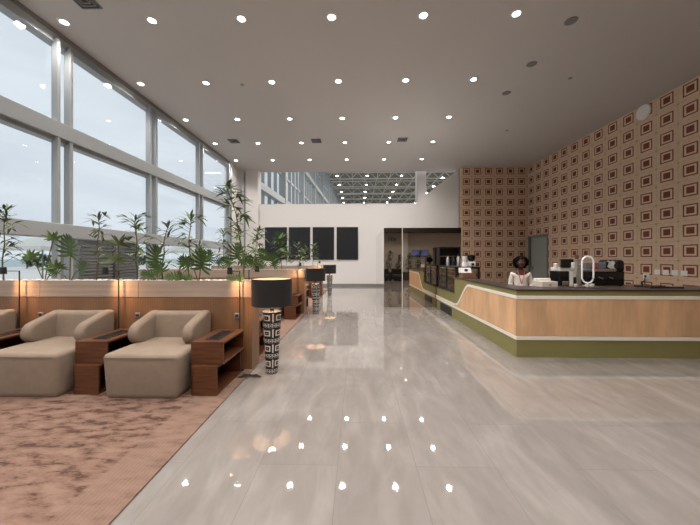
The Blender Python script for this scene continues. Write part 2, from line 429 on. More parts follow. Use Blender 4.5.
for xi, X in enumerate((-3.3, 1.72, 7.4, 14.6)):
    for k in range(5):
        Y = 50+6*k + (0 if xi != 3 else 1.5)
        lab = 'small lit lamp under the far terminal roof, %s line from left, %s from the front' % (ORD[xi], ORD[k])
        if hl is None:
            hl = thing('hall_lamp', lab, 'ceiling light', (X, Y, HT-.35), 0, 'hall lamps under the terminal roof')
            MB().lathe([(.04, 1.4), (.04, .3), (.12, .3), (.3, .12), (.34, 0)], 16).build('housing', 'truss', hl)
            MB().lathe([(.2, -.01), (.2, .01)], 16).build('lens', 'halllamp', hl)
        else: dup(hl, (X, Y, HT-.35), lab)
for y in (26, 44, 62):
    l = light('hall_fill', 'AREA', (8, y, HT-.6), 3000, (1, .96, .9), size=6)  # added fill light brightening the hall and roof, no fixture belongs to it

# ------------------------------------------------------------------ mirrored box
MX0, MX1, MY0, MY1, MH = .85, 3.27, 9.5, 13.4, 2.5
mbx = bpy.data.objects.new('wall_mirror_box', None); C.objects.link(mbx); mbx['kind'] = 'structure'; mbx.location = (0, 0, 0)
MB().box(MX0+.02, MX1, MY0+.02, MY1, 0, MH-.005).build('core', 'white', mbx)
MB().box(MX0+.001, MX0+.565, MY0, MY0+.018, 0, MH).build('mirror_panel', 'mirrordk', mbx)
MB().box(MX0+.59, MX1, MY0, MY0+.018, 0, MH).build('mirror_panel', 'mirror', mbx)
MB().box(MX0+.567, MX0+.588, MY0-.004, MY0+.018, 0, MH).build('seam_strip', 'stripe', mbx)
MB().box(MX0, MX0+.018, MY0+.02, MY1, 0, MH).build('side_mirror', 'mirrorlt', mbx)

# ------------------------------------------------------------------ outside
struct('ground_terrace', MB().box(-60, -6.8, -40, 120, -.3, -.02), 'ground')
struct('ground_water', MB().box(-400, -60, -300, 500, -.5, -.1), 'water')
lc = thing('louvre_cabin', 'grey louvred cabin standing outside the windows behind the planter', 'cabin', (-9.3, 10.05, -.02))
MB().box(.30, .95, -1.25, 1.25, 0, 2.15, .02, 1).build('cabin_body', 'louvre', lc)
for s in (-1, 1):
    b = MB()
    for k in range(18): b.box(.95, 1.02, s*.62-.56, s*.62+.56, .12+k*.105, .12+k*.105+.055, rot=(.35, 'Y'), piv=(.98, 0, .14+k*.105))
    b.build('louvre_door', 'louvre', lc)
MB().box(.95, 1.0, -.05, .05, .05, 2.1).build('centre_post', 'black', lc)
MB().box(.22, 1.1, -1.35, 1.35, 2.15, 2.21).build('cabin_roof', 'louvre', lc)
def parasol(x, y, label, sc=1):
    t = thing('parasol', label, 'parasol', (x, y, -.02), 0, 'parasols on the terrace'); t.scale = (sc, sc, sc)
    MB().lathe([(.3, 0), (.3, .06), (.04, .09)], 16).build('base', 'louvre', t)
    MB().tube([(0, 0, .05), (0, 0, 2.5)], .03, 8).build('pole', 'louvre', t)
    b = MB(); n = 8; top = b.b.verts.new((0, 0, 2.62)); R = 1.55
    rim = [b.b.verts.new((R*math.cos(2*PI*k/n), R*math.sin(2*PI*k/n), 2.08)) for k in range(n)]
    low = [b.b.verts.new((R*math.cos(2*PI*k/n), R*math.sin(2*PI*k/n), 1.93)) for k in range(n)]
    for k in range(n):
        b.b.faces.new((top, rim[k], rim[(k+1) % n])); b.b.faces.new((rim[k], low[k], low[(k+1) % n], rim[(k+1) % n]))
    b.build('canopy', 'canvas', t); return t
parasol(-14.6, 13.6, 'cream parasol on the terrace seen at far left window')
parasol(-12.6, 21.5, 'cream parasol on the terrace past the louvred cabin')
parasol(-13.2, 28, 'cream parasol on the terrace, farthest from the lounge', .95)
def blob(name, loc, r, h, label, seed):
    rnd = random.Random(seed); b = MB()
    for k in range(90):
        a = rnd.uniform(0, 2*PI); z = rnd.uniform(.1, 1)*h; rr = r*math.sqrt(max(.05, 1-(z/h-.45)**2*2.4))*rnd.uniform(.5, 1)
        p = Vector((rr*math.cos(a), rr*math.sin(a), z))
        for q in range(5): b.leaf(p, (rnd.uniform(-1, 1), rnd.uniform(-1, 1), rnd.uniform(-.4, 1)), r*.45, r*.2, .2, 2)
    t = thing(name, label, 'shrub', loc, 0, 'shrubs beyond the terrace')
    b.build('foliage', 'leafdk', t); MB().tube([(0, 0, 0), (0, 0, h*.8)], .06, 6).build('stem', 'stem', t)
    return t
sh = blob('terrace_shrub', (-48, 44, -.02), 1.6, 2.0, 'low green shrub beyond the terrace outside the windows, nearest of its row', 5)
for i, (x, y) in enumerate([(-26, 31), (-28, 38), (-25, 45), (-28, 53), (-26, 61), (-29, 71)]):
    dup(sh, (x*1.7, y*1.7, -.02), 'low green shrub beyond the terrace outside the windows, %s from the nearest' % ORD[i+1], i*1.3)

# ================================================================== CEILING FITTINGS
DLX = [-6.0+1.831*k for k in range(6)]; DLY = [6.01+2.18*j for j in range(-4, 5)]
dl = None
for j, Y in enumerate(DLY):
    for k, X in enumerate(DLX):
        lab = 'lit round ceiling downlight, %s, %s from the windows' % (('%s visible row from the camera' % ORD[j-4]) if j > 3 else ('%s row outside the photo' % ORD[3-j]), ORD[k])
        if dl is None:
            dl = thing('downlight', lab, 'ceiling light', (X, Y, H), 0, 'lit downlights in the lounge ceiling')
            MB().lathe([(.072, -.012), (.10, -.012), (.11, -.001), (.072, -.001), (.072, -.012)], 28, cap=False).build('rim', 'whitepl', dl, smooth=1)
            MB().lathe([(.072, -.010), (.072, -.004)], 24).build('lens', 'bulb', dl)
            sp = light('lamp_light', 'SPOT', (0, 0, -.03), DOWN_W, (1, .93, .86), dl, spot_size=math.radians(140), spot_blend=.8, shadow_soft_size=.08)
        else: dup(dl, (X, Y, H), lab)
off = None
for i, (X, Y, n) in enumerate([(4.37, 6.23, 'nearest the camera'), (4.36, 7.59, 'second from the camera'), (4.38, 8.9, 'third from the camera')]):
    lab = 'unlit dark recessed downlight on the right of the ceiling, %s' % n
    if off is None:
        off = thing('unlit_downlight', lab, 'ceiling light', (X, Y, H), 0, 'unlit downlights')
        MB().lathe([(.08, -.012), (.11, -.012), (.12, -.001), (.08, -.001), (.08, -.012)], 24, cap=False).build('rim', 'basegrey', off)
        MB().lathe([(.08, -.009), (.08, -.004)], 24).build('lens', 'basegrey', off)
    else: dup(off, (X, Y, H), lab)
sd = None
for X, Y, n in [(5.73, 8.2, 'in the dark right part of the ceiling'), (5.68, 11.5, 'near the patterned end wall'), (-3.2, 8.3, 'above the lounge chairs')]:
    lab = 'small round smoke detector '+n
    if sd is None:
        sd = thing('smoke_detector', lab, 'smoke detector', (X, Y, H), 0, 'smoke detectors')
        MB().lathe([(.05, -.001), (.05, -.015), (.045, -.03), (.02, -.036)], 20).build('body', 'frame', sd)
    else: dup(sd, (X, Y, H), lab)
vt = None
for X, Y, n in [(-5.12, 5.5, 'at the top left above the windows'), (-5.1, 12.3, 'left of the three in the far row'), (-1.68, 12.35, 'middle of the three in the far row'), (1.85, 12.3, 'right of the three in the far row')]:
    lab = 'square grey air vent in the ceiling, '+n
    if vt is None:
        vt = thing('air_vent', lab, 'air vent', (X, Y, H), 0, 'air vents in the ceiling')
        MB().prism([(-.2, -.2), (.2, -.2), (.2, .2), (-.2, .2)], 'z', -.006, -.001).build('backing', 'vent', vt)
        b = MB()
        for r in (.19, .13, .07):
            for s in (-1, 1):
                b.box(-r, r, s*r-.012, s*r+.012, -.018, -.007); b.box(s*r-.012, s*r+.012, -r, r, -.018, -.007)
        b.build('grille', 'basegrey', vt)
    else: dup(vt, (X, Y, H), lab)

# ================================================================== LOUNGE, left
cp = MB().box(-6.35, -1.435, YR+1.2, 14.6, .001, .014, .004, 1)
tag(cp.build('carpet', 'carpet'), 'large dusty rose mottled carpet under the lounge chairs', 'carpet')

def planter(Y, label, group='planter partitions between the seat rows'):
    t = thing('planter_partition', label, 'partition', (0, Y, .0165), 0, group)
    x0, x1 = -6.1, -1.45
    MB().box(x0, x1-.19, 0, .30, 0, .985).build('slatted_panel', 'slat', t)
    MB().box(x1-.185, x1, -.012, .30, 0, .985).build('end_post', 'slat', t)
    b = MB(); xs = [x1-.187-.68*2*i for i in range(5)]
    prev = x1-.187
    for i in range(1, 5):
        nx = max(x0, x1-.187-1.41*i); MB_ = b.box(nx+.003, prev-.003, -.006, .05, .99, 1.215); prev = nx
    b.box(x1-.187, x1+.002, -.018, .05, .99, 1.215)
    b.box(x1-.05, x1+.002, .05, .31, .99, 1.215); b.box(x0, x1, .26, .31, .99, 1.215)
    b.build('pale_band', 'band', t)
    rnd = random.Random(int(Y*10)); p = MB()
    for k in range(520):
        r = rnd.uniform(.012, .024); x = rnd.uniform(x0+.02, x1-.07); y = rnd.uniform(.07, .24)
        m_ = Matrix.Translation((x, y, 1.2+rnd.uniform(0, .015))) @ Matrix.Scale(.7, 4, (0, 0, 1))
        bmesh.ops.create_icosphere(p.b, subdivisions=1, radius=r, matrix=m_)
    po_ = p.build('pebbles', 'pebble', t, smooth='all'); po_['kind'] = 'stuff'
    MB().box(x0, x1-.05, .05, .26, 1.0, 1.185).build('soil_bed', 'stem', t)
    return t
P1, P2, P3 = 4.12, 8.27, 12.42
planter(P1, 'slatted wood planter partition with pale band behind the nearest chairs')
planter(P2, 'slatted wood planter partition in the middle of the lounge')
planter(P3, 'slatted wood planter partition farthest back, near the white wall')

def lounge_chair(label):
    t = thing('lounge_chair', label, 'armchair', (0, 0, .014), 0, 'beige lounge chairs')
    # front of the seat is -y, the back +y; depth .86
    b = MB().box(-.375, .47, -.50, .30, .008, .485, .05, 5)
    for v in b.b.verts:
        k = v.co.z/.485; v.co.x *= .955+.06*k-.02*k*k; v.co.z -= .035*max(0, 1-v.co.z/.05)
        if v.co.y < -.2: v.co.y += .03*(1-k)
        if v.co.z > .4: v.co.z += .018*(1-(v.co.x/.43)**2)
    seat_ = b.build('seat', 'fabric', t, smooth='all')
    # backrest
    b = MB().box(-.40, .40, .215, .40, .10, .818, .05, 5)
    for v in b.b.verts: v.co.y += .05*(v.co.z-.4)
    b.build('backrest', 'fabric', t, smooth='all')
    for s in (-1, 1):
        prof = [(.40, .20), (.40, .825), (.30, .83)]
        for k in range(9):
            a = math.radians(112+k*(250-112)/8); prof.append((.035+.15*math.cos(a), .60+.14*math.sin(a)))
        prof += [(.10, .44), (.22, .30), (.28, .20)]
        x0, x1 = (s*.27, s*.402)
        b = MB().prism(prof, 'x', min(x0, x1), max(x0, x1)); b.bevel(.045, 5, 50)
        b.build('armrest', 'fabric', t, smooth='all')
    sm = MB().tube([(-.345, -.502, .455), (.44, -.502, .455)], .004, 5); sm.build('seam_piping', 'fabric', seat_)
    return t
CH = 3.685
pos = ['nearest the walkway', 'second from the walkway', 'third from the walkway, cut by the photo edge']
c0 = lounge_chair('beige upholstered lounge chair in the front row, nearest the walkway'); c0.location = (-2.40, CH, .014)
dup(c0, (-3.745, CH, .014), 'beige upholstered lounge chair in the front row, between two side tables')
dup(c0, (-5.14, CH, .014), 'beige upholstered lounge chair in the front row, cut off at the left photo edge')
for r, (Y, nm) in enumerate(((CH+4.15, 'second'), (CH+8.3, 'third'))):
    for i, x in enumerate((-2.40, -3.77, -5.14)):
        dup(c0, (x, Y, .014), 'beige lounge chair in the %s row, %s' % (nm, pos[i].split(',')[0]))
for r, (Y, nm) in enumerate(((P1+.30+.445, 'front'), (P2+.30+.445, 'middle'))):
    for i, x in enumerate((-2.40, -3.77, -5.14)):
        dup(c0, (x, Y, .014), 'beige lounge chair backing on the far side of the %s planter, %s' % (nm, pos[i].split(',')[0]), PI)

def side_table(label):
    t = thing('side_table', label, 'side table', (0, 0, .014), 0, 'stepped side tables')
    def cub(x0, x1, y0, y1, z0, z1, name):
        th = .022; b = MB()
        b.box(x0, x1, y0, y1, z1-th, z1); b.box(x0, x1, y0, y1, z0, z0+th)
        b.box(x0, x0+th, y0, y1, z0+th, z1-th); b.box(x0, x1, y0, y0+th, z0+th, z1-th); b.box(x0, x1, y1-th, y1, z0+th, z1-th)
        return b.build(name, 'table', t)
    cub(-.15, .14, -.385, .30, 0, .325, 'lower_box'); cub(-.185, .185, -.325, .30, .326, .58, 'upper_box')
    b = MB().box(-.07, .09, -.22, .20, .58, .588)
    ot_ = b.build('outlet_tray', 'black', t)
    b = MB()
    for k in range(4): b.box(-.04, .06, -.20+k*.10, -.13+k*.10, .588, .592)
    b.build('socket', 'gloss_black', ot_)
    return t
TX = (-1.70, -3.045, -4.42)
s0 = side_table('reddish wood stepped side table with cubbies, at the walkway end of the front row'); s0.location = (TX[0], 3.69, .014)
dup(s0, (TX[1], 3.69, .014), 'reddish wood side table between the two front lounge chairs')
dup(s0, (TX[2], 3.69, .014), 'reddish wood side table at the far left of the front row')
dup(s0, (TX[0]+.03, 3.69+4.15, .014), 'reddish wood side table at the walkway end of the second row')
dup(s0, (TX[0]+.03, 3.69+8.3, .014), 'reddish wood side table at the walkway end of the third row')
for Y, nm in ((P1+.30+.43, 'front'), (P2+.30+.43, 'middle')):
    t = dup(s0, (TX[0]+.03, Y, .014), 'reddish wood side table behind the %s planter, beside the floor lamp' % nm)
    t.scale = (1, -1, 1)
# sockets on the panel
so = None
for X, Y, n in [(-3.05, P1, 'between the two front chairs'), (-4.43, P1, 'left of the second chair'), (-1.655, P1, 'at the walkway end of the panel')]:
    lab = 'small grey wall socket on the slatted panel, '+n
    if so is None:
        so = thing('wall_socket', lab, 'socket', (X, Y-.013, .755), 0, 'sockets on the panel')
        MB().box(-.035, .035, -.012, 0, -.035, .035, .004, 1).build('plate', 'basegrey', so)
        MB().box(-.02, .02, -.018, -.012, -.015, .015).build('socket_hole', 'black', so)
    else: dup(so, (X, Y-.013, .755), lab)
# reading lamps
def reading_lamp(x, y, side, face, label):
    t = thing('reading_lamp', label, 'reading lamp', (x, y, .014), 0, 'black reading lamps on the planters')
    MB().lathe([(.06, 0), (.06, .012), (.015, .02)], 20).build('base', 'black', t)
    MB().tube([(0, 0, .01), (0, 0, 1.36)], .008, 8).build('pole', 'black', t)
    MB().tube([(0, 0, 1.355), (side*.08, face*-.12, 1.36)], .006, 6).build('arm', 'black', t)
    MB().lathe([(.02, .05), (.032, .045), (.036, -.045), (.030, -.045), (.02, .03)], 20, (side*.085, face*-.12, 1.365)).build('lamp_head', 'black', t, smooth=1)
    l = light('lamp_glow', 'SPOT', (side*.085, face*-.12, 1.34), 24, (1, .52, .22), t, spot_size=math.radians(125), spot_blend=1, shadow_soft_size=.02)
    v = Vector((-side*.20, face*.10, 1.06))-Vector((side*.085, face*-.12, 1.34))
    l.rotation_euler = v.to_track_quat('-Z', 'Y').to_euler()
    return t
reading_lamp(-1.60, 4.06, -1, 1, 'thin black reading lamp at the walkway end of the front planter')
reading_lamp(-3.285, 4.06, -1, 1, 'thin black reading lamp between the two front lounge chairs')
reading_lamp(-4.69, 4.06, -1, 1, 'thin black reading lamp at the left photo edge')
reading_lamp(-1.63, P1+.37, 1, -1, 'thin black reading lamp behind the front planter, next to the floor lamp')
reading_lamp(-1.62, 8.21, 1, 1, 'thin black reading lamp at the walkway end of the middle planter')
reading_lamp(-1.62, 12.36, 1, 1, 'thin black reading lamp at the walkway end of the farthest planter')

# floor lamps
def floor_lamp(label):
    t = thing('floor_lamp', label, 'floor lamp', (0, 0, 0), 0, 'floor lamps along the walkway')
    prof = [(.070, 0), (.078, .006)]
    r0, r1 = .080, .126
    for k in range(4):
        za, zb = .01+k*.205, .01+(k+1)*.205; ra = r0+(r1-r0)*k/4; rb = r0+(r1-r0)*(k+1)/4
        prof += [(ra, za+.004), (ra+.006, za+.02), (ra+.007, za+.055), (ra, za+.068), (ra+.002, za+.08), (rb, zb-.01), (rb-.004, zb)]
    prof += [(.10, .838), (.03, .842)]
    MB().lathe(prof, 40).build('column', 'lamp', t, smooth=1)
    MB().lathe([(.03, .84), (.03, .87), (.016, .88), (.016, 1.0)], 16).build('neck', 'black', t)
    ls_ = MB().lathe([(.262, .915), (.268, .915), (.268, 1.27), (.262, 1.27), (.262, .915)], 48, cap=False).build('lamp_shade', 'shade', t, smooth=1)
    MB().lathe([(.2605, .92), (.2605, 1.265)], 48, cap=False).build('shade_lining', 'shade_in', ls_, smooth=1)
    b = MB().lathe([(.02, 1.06), (.035, 1.09), (.028, 1.13), (.008, 1.145)], 16); b.build('bulb', 'bulb_w', t)
    b = MB()
    for k in range(3):
        a = k*2*PI/3; b.tube([(0, 0, 1.0), (.262*math.cos(a), .262*math.sin(a), 1.0)], .003, 5)
    b.build('shade_spider', 'black', ls_)
    light('bulb_light', 'POINT', (0, 0, 1.08), 6, (1, .66, .38), t, shadow_soft_size=.05)
    return t
M['bulb_w'] = mat('warm_bulb', (1, .9, .7), .5, emit=(1, .7, .42), estr=12)
f0 = floor_lamp('floor lamp with black drum shade and patterned column, nearest the camera'); f0.location = (-1.155, 4.05, 0)
dup(f0, (-1.15, 8.35, 0), 'floor lamp with black drum shade and patterned column, middle of the three')
dup(f0, (-1.13, 12.35, 0), 'floor lamp with black drum shade and patterned column, farthest of the three')
cb = MB(); pts = [(-1.5, 3.93, .02)]
rnd = random.Random(3)
for k in range(14): pts.append((-1.38+.16*math.cos(k*.9)*rnd.uniform(.5, 1), 3.86+.05*math.sin(k*1.7), .022))
cb.tube(pts, .006, 6)
tag(cb.build('power_cable', 'black'), 'tangled black power cable lying at the foot of the front planter', 'cable')

# ------------------------------------------------------------------ plants
ZP = 1.20
def bamboo(x, y, h, seed, label, lean=(0, 0), dense=1.0, m='leaf', z=ZP, L=.15, low=.25):
    rnd = random.Random(seed); t = thing('bamboo_plant', label, 'plant', (x, y, z), 0, 'plants in the planters')
    n = 10; pts = []
    for i in range(n+1):
        u = i/n; pts.append((lean[0]*u*u+.012*math.sin(i*1.3+seed), lean[1]*u*u, h*.93*u))
    MB().tube(pts, [.009*(1-.7*i/n)+.002 for i in range(n+1)], 6).build('stem', 'stem', t)
    b = MB(); c = int(h*24*dense)
    for k in range(c):
        u = low+(1-low)*(k/c); i = u*n; i0 = min(int(i), n-1); q = Vector(pts[i0]).lerp(Vector(pts[i0+1]), i-i0)
        a = rnd.uniform(0, 2*PI); br = rnd.uniform(.04, .17)*(1.15-u*.5); e = rnd.uniform(.2, .9)
        tip = q+Vector((math.cos(a)*br, math.sin(a)*br*.7, br*e)); b.tube([q, tip], .003, 4)
        for w in range(rnd.randint(4, 6)):
            a2 = a+rnd.uniform(-1.1, 1.1); b.leaf(tip, (math.cos(a2), math.sin(a2)*.8, rnd.uniform(-.2, .9)), L*rnd.uniform(.8, 1.35), L*.24, rnd.uniform(.1, .6), 3)
    q = Vector(pts[-1])
    for w in range(13):
        a2 = rnd.uniform(0, 2*PI); b.leaf(q-Vector((0, 0, .012*w)), (math.cos(a2)*.8, math.sin(a2)*.5, rnd.uniform(.1, 1)), L*1.15, L*.2, .2, 3)
    b.build('foliage', m, t); return t
def mleaf(b, c, ax, nr, R, seed):   # split leaf: c centre, ax towards the tip, nr leaf normal
    rnd = random.Random(seed); ax = Vector(ax).normalized(); nr = Vector(nr).normalized(); sd = nr.cross(ax).normalized()
    nr = ax.cross(sd)*-1; nf = 7
    A = b.b.verts.new(c-ax*R*.5+sd*R*.03); B = b.b.verts.new(c-ax*R*.5-sd*R*.03); T = b.b.verts.new(c+ax*R*.85-nr*R*.12)
    b.b.faces.new((A, B, T))
    for s in (-1, 1):
        for k in range(nf):
            t = k/(nf-1); root = c+ax*R*(-.42+.85*t); a0 = math.radians(128-98*t); r = R*(.78+.12*math.sin(PI*t)-.30*t*t)*(1+.05*rnd.uniform(-1, 1))
            prev = None
            for i in range(5):
                u = i/4; wd = R*.165*(1.0+.25*u) if i < 3 else (R*.15 if i == 3 else R*.05)
                aa = a0-.35*u; d = ax*math.cos(aa)+sd*s*math.sin(aa); p = root+d*r*u-nr*(.20*r*u*u)
                q = (ax*-math.sin(aa)+sd*s*math.cos(aa))
                A = b.b.verts.new(p-q*wd*.5); B = b.b.verts.new(p+q*wd*.5)
                if prev: b.b.faces.new((prev[0], prev[1], B, A))
                prev = (A, B)
def monstera(x, y, leaves, label, z=ZP, m='leafdk'):
    t = thing('split_leaf_plant', label, 'plant', (x, y, z), 0, 'plants in the planters')
    st = MB(); b = MB()
    for i, (dx, dz, R, tilt) in enumerate(leaves):
        c = Vector((dx, -.02, dz)); st.tube([(0, 0, -.02), (dx*.35, 0, dz*.6), c+Vector((0, .02, 0))], .007, 6)
        mleaf(b, c, (math.sin(tilt), -.25, math.cos(tilt)), (.25*math.sin(i*2.1), -1, .35), R, i)
    st.build('stem', 'stem', t); b.build('foliage', m, t); return t
def px(p, y): return (p-357)/300*y
y1 = P1+.15
def fan(x, y, h, seed, label, lean=.1, m='leaf', z=ZP, n=3, L=.2):
    rnd = random.Random(seed); t = thing('fan_leaf_plant', label, 'plant', (x, y, z), 0, 'plants in the planters')
    st = MB(); b = MB()
    hs = [(lean, h), (-lean*1.6, h*.55), (lean*1.3, h*.33), (-lean*.6, h*.28)][:n]
    for dx, dz in hs:
        st.tube([(0, 0, -.02), (dx*.5, 0, dz*.6), (dx, 0, dz)], .007, 6)
        for k in range(11):
            a = math.radians(-100+k*20+rnd.uniform(-6, 6))
            b.leaf((dx, 0, dz), (math.sin(a), rnd.uniform(-.5, .3), math.cos(a)*.9+.15), L*rnd.uniform(.8, 1.1), L*.17, .25, 4, side=(math.cos(a), .4, -math.sin(a)))
    st.build('stem', 'stem', t); b.build('foliage', m, t); return t
# front planter, left to right
bamboo(px(-7, y1), y1, 1.15, 1, 'grey green bamboo at the left photo edge in the front planter', (.05, 0), .9, 'leafgy')
fan(px(37, y1), y1, .62, 2, 'fan leaved plant in the front planter at far left, with a leaning stem', .13)
monstera(px(62, y1), y1+.02, [(.02, .50, .235, .2), (.22, .22, .15, .9), (-.22, .15, .10, -1.0)], 'split leaf plant with one big round leaf in the front planter')
bamboo(px(92, y1), y1, 1.05, 4, 'slender bamboo in the front planter in front of the louvred cabin', (.03, 0), .7, 'leafgy', L=.14)
fan(px(114, y1), y1-.02, .55, 5, 'small grey green fan leaved plant right of the slender bamboo', .02, 'leafgy', n=2, L=.22)
bamboo(px(133, y1), y1, 1.02, 6, 'bushy bamboo in the front planter at the right end of the louvred cabin', (-.02, 0), 1.0)
monstera(px(154, y1), y1, [(0, .38, .20, .3), (.03, .20, .15, -.7), (-.10, .10, .13, -1.3)], 'low dark split leaf plant in the front planter')
bamboo(px(157, y1), y1+.05, .92, 8, 'short thin bamboo rising behind the low dark split leaf plant', (.08, 0), .5, 'leafgy')
bamboo(px(187, y1), y1, 1.03, 9, 'tall bamboo in the front planter with leaves spread at its top', (.02, 0), .75, L=.17)
monstera(px(197, y1), y1, [(.06, .30, .22, .25), (-.18, .28, .14, -.6)], 'split leaf plant with pale veined leaf in the front planter')
monstera(px(180, y1), y1-.03, [(-.10, .06, .13, -1.4), (.10, .05, .13, 1.3), (0, .09, .1, 0)], 'ground hugging leafy plant in the front planter', m='leaf')
bamboo(px(243, y1), y1, 1.50, 11, 'tallest bamboo, at the walkway end of the front planter', (-.25, 0), 1.05, L=.18, low=.12)
monstera(px(238, y1), y1-.06, [(.02, -.02, .11, 1.9), (-.06, .05, .10, -1.4), (.06, .07, .09, 1.2)], 'small trailing plant at the foot of the tallest bamboo', m='leaf')
y2 = P2+.15
bamboo(px(222, y2), y2, 1.2, 21, 'thin bamboo in the middle planter left of the tallest front bamboo', (0, 0), .55, 'leafgy', L=.2)
bamboo(px(198, y2), y2, .8, 22, 'short bamboo in the middle planter, second from its left', (0, 0), .6, 'leafgy', L=.2)
monstera(px(208, y2), y2, [(0, .4, .25, .2), (.3, .25, .2, .8)], 'split leaf plant in the middle planter, partly behind bamboo')
monstera(px(237, y2), y2, [(0, .5, .34, .2), (.25, .3, .25, .8), (-.3, .25, .22, -.8)], 'broad leaved plant in the middle planter behind the tallest bamboo')
bamboo(px(254, y2), y2, 1.25, 24, 'pale bamboo in the middle planter beside the white column', (.12, 0), .8, 'leafgy', L=.22)
monstera(px(262, y2), y2, [(0, .42, .26, -.2), (.3, .35, .22, .6), (-.25, .2, .2, -.9)], 'dark split leaf plant in the middle planter below the first screen')
bamboo(px(281, y2), y2, 1.05, 26, 'leafy bamboo in the middle planter before the dark screens', (0, 0), 1.5, L=.22)
bamboo(px(300, y2), y2, .8, 27, 'thin bamboo at the walkway end of the middle planter', (-.1, 0), .7, 'leafgy', L=.18)
monstera(px(268, y2), y2-.03, [(.2, .2, .2, .6), (-.2, .15, .18, -.8)], 'low split leaf plant in the middle planter', m='leafdk')
y3 = P3+.15
for i, (p, h, l_) in enumerate([(262, .8, 'left'), (286, .6, 'centre left'), (303, .75, 'centre right'), (313, .95, 'right')]):
    bamboo(px(p, y3), y3, h, 31+i, 'small plant in the farthest planter, %s of its row' % l_, (.05, 0), 1.0, 'leafgy' if i % 2 else 'leaf', L=.22)

# ------------------------------------------------------------------ screens on the partition
sc0 = None
for i, (a, bb) in enumerate([(-5.09, -3.87), (-3.76, -2.58), (-2.44, -1.26), (-1.12, .06)]):
    lab = '%s of the four tall dark screens on the white wall' % ['leftmost', 'second from the left', 'third from the left', 'rightmost'][i]
    t = thing('wall_screen', lab, 'screen', ((a+bb)/2, YP, 1.46), 0, 'dark screens on the white wall')
    w_ = (bb-a)/2
    MB().box(-w_, w_, -.05, 0, 0, 1.79, .006, 1).build('screen_housing', 'black', t)
    MB().box(-w_+.02, w_-.02, -.054, -.050, .02, 1.77).build('display', 'screen', t)

# ================================================================== SERVICE COUNTER, right
CX, CY, CT = 2.49, 4.74, 1.06
SX = 7.72; EY = 9.45
ctr = thing('service_counter', 'long L shaped olive green service counter with tan fluted wood panels and white stripes', 'counter', (0, 0, 0))
# body: long arm, end arm, low end
MB().box(CX, CX+.36, CY, SX, 0, CT-.025).build('counter_arm', 'green', ctr)
MB().box(CX+.36, XR-.01, CY, CY+.60, 0, CT-.025).build('counter_front', 'green', ctr)
MB().box(CX, CX+.70, SX, EY, 0, .64).build('low_section', 'green', ctr)
MB().prism([(CX-.012, CY-.012), (XR-.01, CY-.012), (XR-.01, CY+.62), (CX+.37, CY+.62), (CX+.37, SX), (CX-.012, SX)], 'z', CT-.025, CT).build('counter_top', 'ctop', ctr)
MB().box(CX-.012, CX+.70, SX+.002, EY, .64, .655).build('low_top', 'ctop', ctr)
# curve: s runs from far (y) to near
def scurve(z0, z1, yA, yB, n=24):
    pts = []
    for i in range(n+1):
        t = i/n; e = t*t*(3-2*t); pts.append((yA+(yB-yA)*t, z0+(z1-z0)*e))
    return pts
top = scurve(.36, .915, 7.62, 6.72)
band_c = [(CY-.001, .915)]+top[::-1]
poly = [(CY, .335)]+[(CY, .915)]+top[::-1]+[(7.62, .335)]
MB().prism(poly, 'x', CX-.006, CX+.01).build('fluted_panel', 'cwood', ctr)
MB().box(CX-.006, XR-.01, CY-.006, CY+.01, .335, .915).build('fluted_panel', 'cwood', ctr)
def ribbon(center, w):   # in (y,z), prism with even thickness
    L, R = [], []
    for i, p in enumerate(center):
        a = Vector(center[max(i-1, 0)]); b = Vector(center[min(i+1, len(center)-1)]); d_ = (b-a).normalized(); nn = Vector((-d_.y, d_.x))
        L.append(tuple(Vector(p)+nn*w/2)); R.append(tuple(Vector(p)-nn*w/2))
    return L, R
def ribbon_mesh(center, w, x0, x1):
    L, R = ribbon(center, w); m_ = MB(); b = m_.b; q = []
    for l, r in zip(L, R): q.append([b.verts.new((x0, *l)), b.verts.new((x0, *r)), b.verts.new((x1, *r)), b.verts.new((x1, *l))])
    for i in range(len(q)-1):
        for k in range(4): b.faces.new((q[i][k], q[i][(k+1) % 4], q[i+1][(k+1) % 4], q[i+1][k]))
    b.faces.new(q[0]); b.faces.new(q[-1]); return m_
ribbon_mesh([(CY+.0105, .937)]+[(y, z+.022) for y, z in top[::-1]]+[(7.75, .365), (EY, .365)], .052, CX-.013, CX+.01).build('white_stripe', 'stripe', ctr)
MB().box(CX-.013, CX+.01, CY+.0105, EY, .275, .328).build('white_stripe', 'stripe', ctr)
MB().box(CX-.013, XR-.01, CY-.013, CY+.01, .911, .963).build('white_stripe', 'stripe', ctr)
MB().box(CX-.013, XR-.01, CY-.013, CY+.01, .275, .330).build('white_stripe', 'stripe', ctr)
b = MB().box(CX-.008, CX+.01, 7.95, 9.0, .02, .235)
for k in range(7): b.box(CX-.014, CX-.008, 7.95, 9.0, .04+k*.028, .052+k*.028)
b.build('vent_grille', 'vent', ctr)

# pastry case
pc = thing('pastry_case', 'black framed glass pastry case on the low end of the counter', 'display case', (CX, 8.58, .655))
x0, x1, ya, yb, zt = .03, .66, -.82, .84, .67
b = MB()
for X in (x0, x1-.05):
    for Y in (ya, yb-.05): b.box(X, X+.05, Y, Y+.05, 0, zt)
b.box(x0, x1, ya, yb, zt-.055, zt); b.box(x0, x1, ya, yb, 0, .05)
b.box(x0, x0+.05, -.02, .03, .05, zt-.05)
b.build('case_frame', 'black', pc)
MB().box(x0+.012, x0+.018, ya+.05, yb-.05, .05, zt-.055).build('front_glass', 'caseglass', pc)
MB().box(x0+.05, x1-.05, ya+.015, ya+.021, .05, zt-.055).build('end_glass', 'caseglass', pc)
MB().box(x0+.05, x1-.05, ya+.06, yb-.06, .33, .338).build('shelf', 'caseglass', pc)
MB().box(x0+.06, x0+.08, ya+.1, yb-.1, zt-.07, zt-.056).build('light_strip', 'caselight', pc)
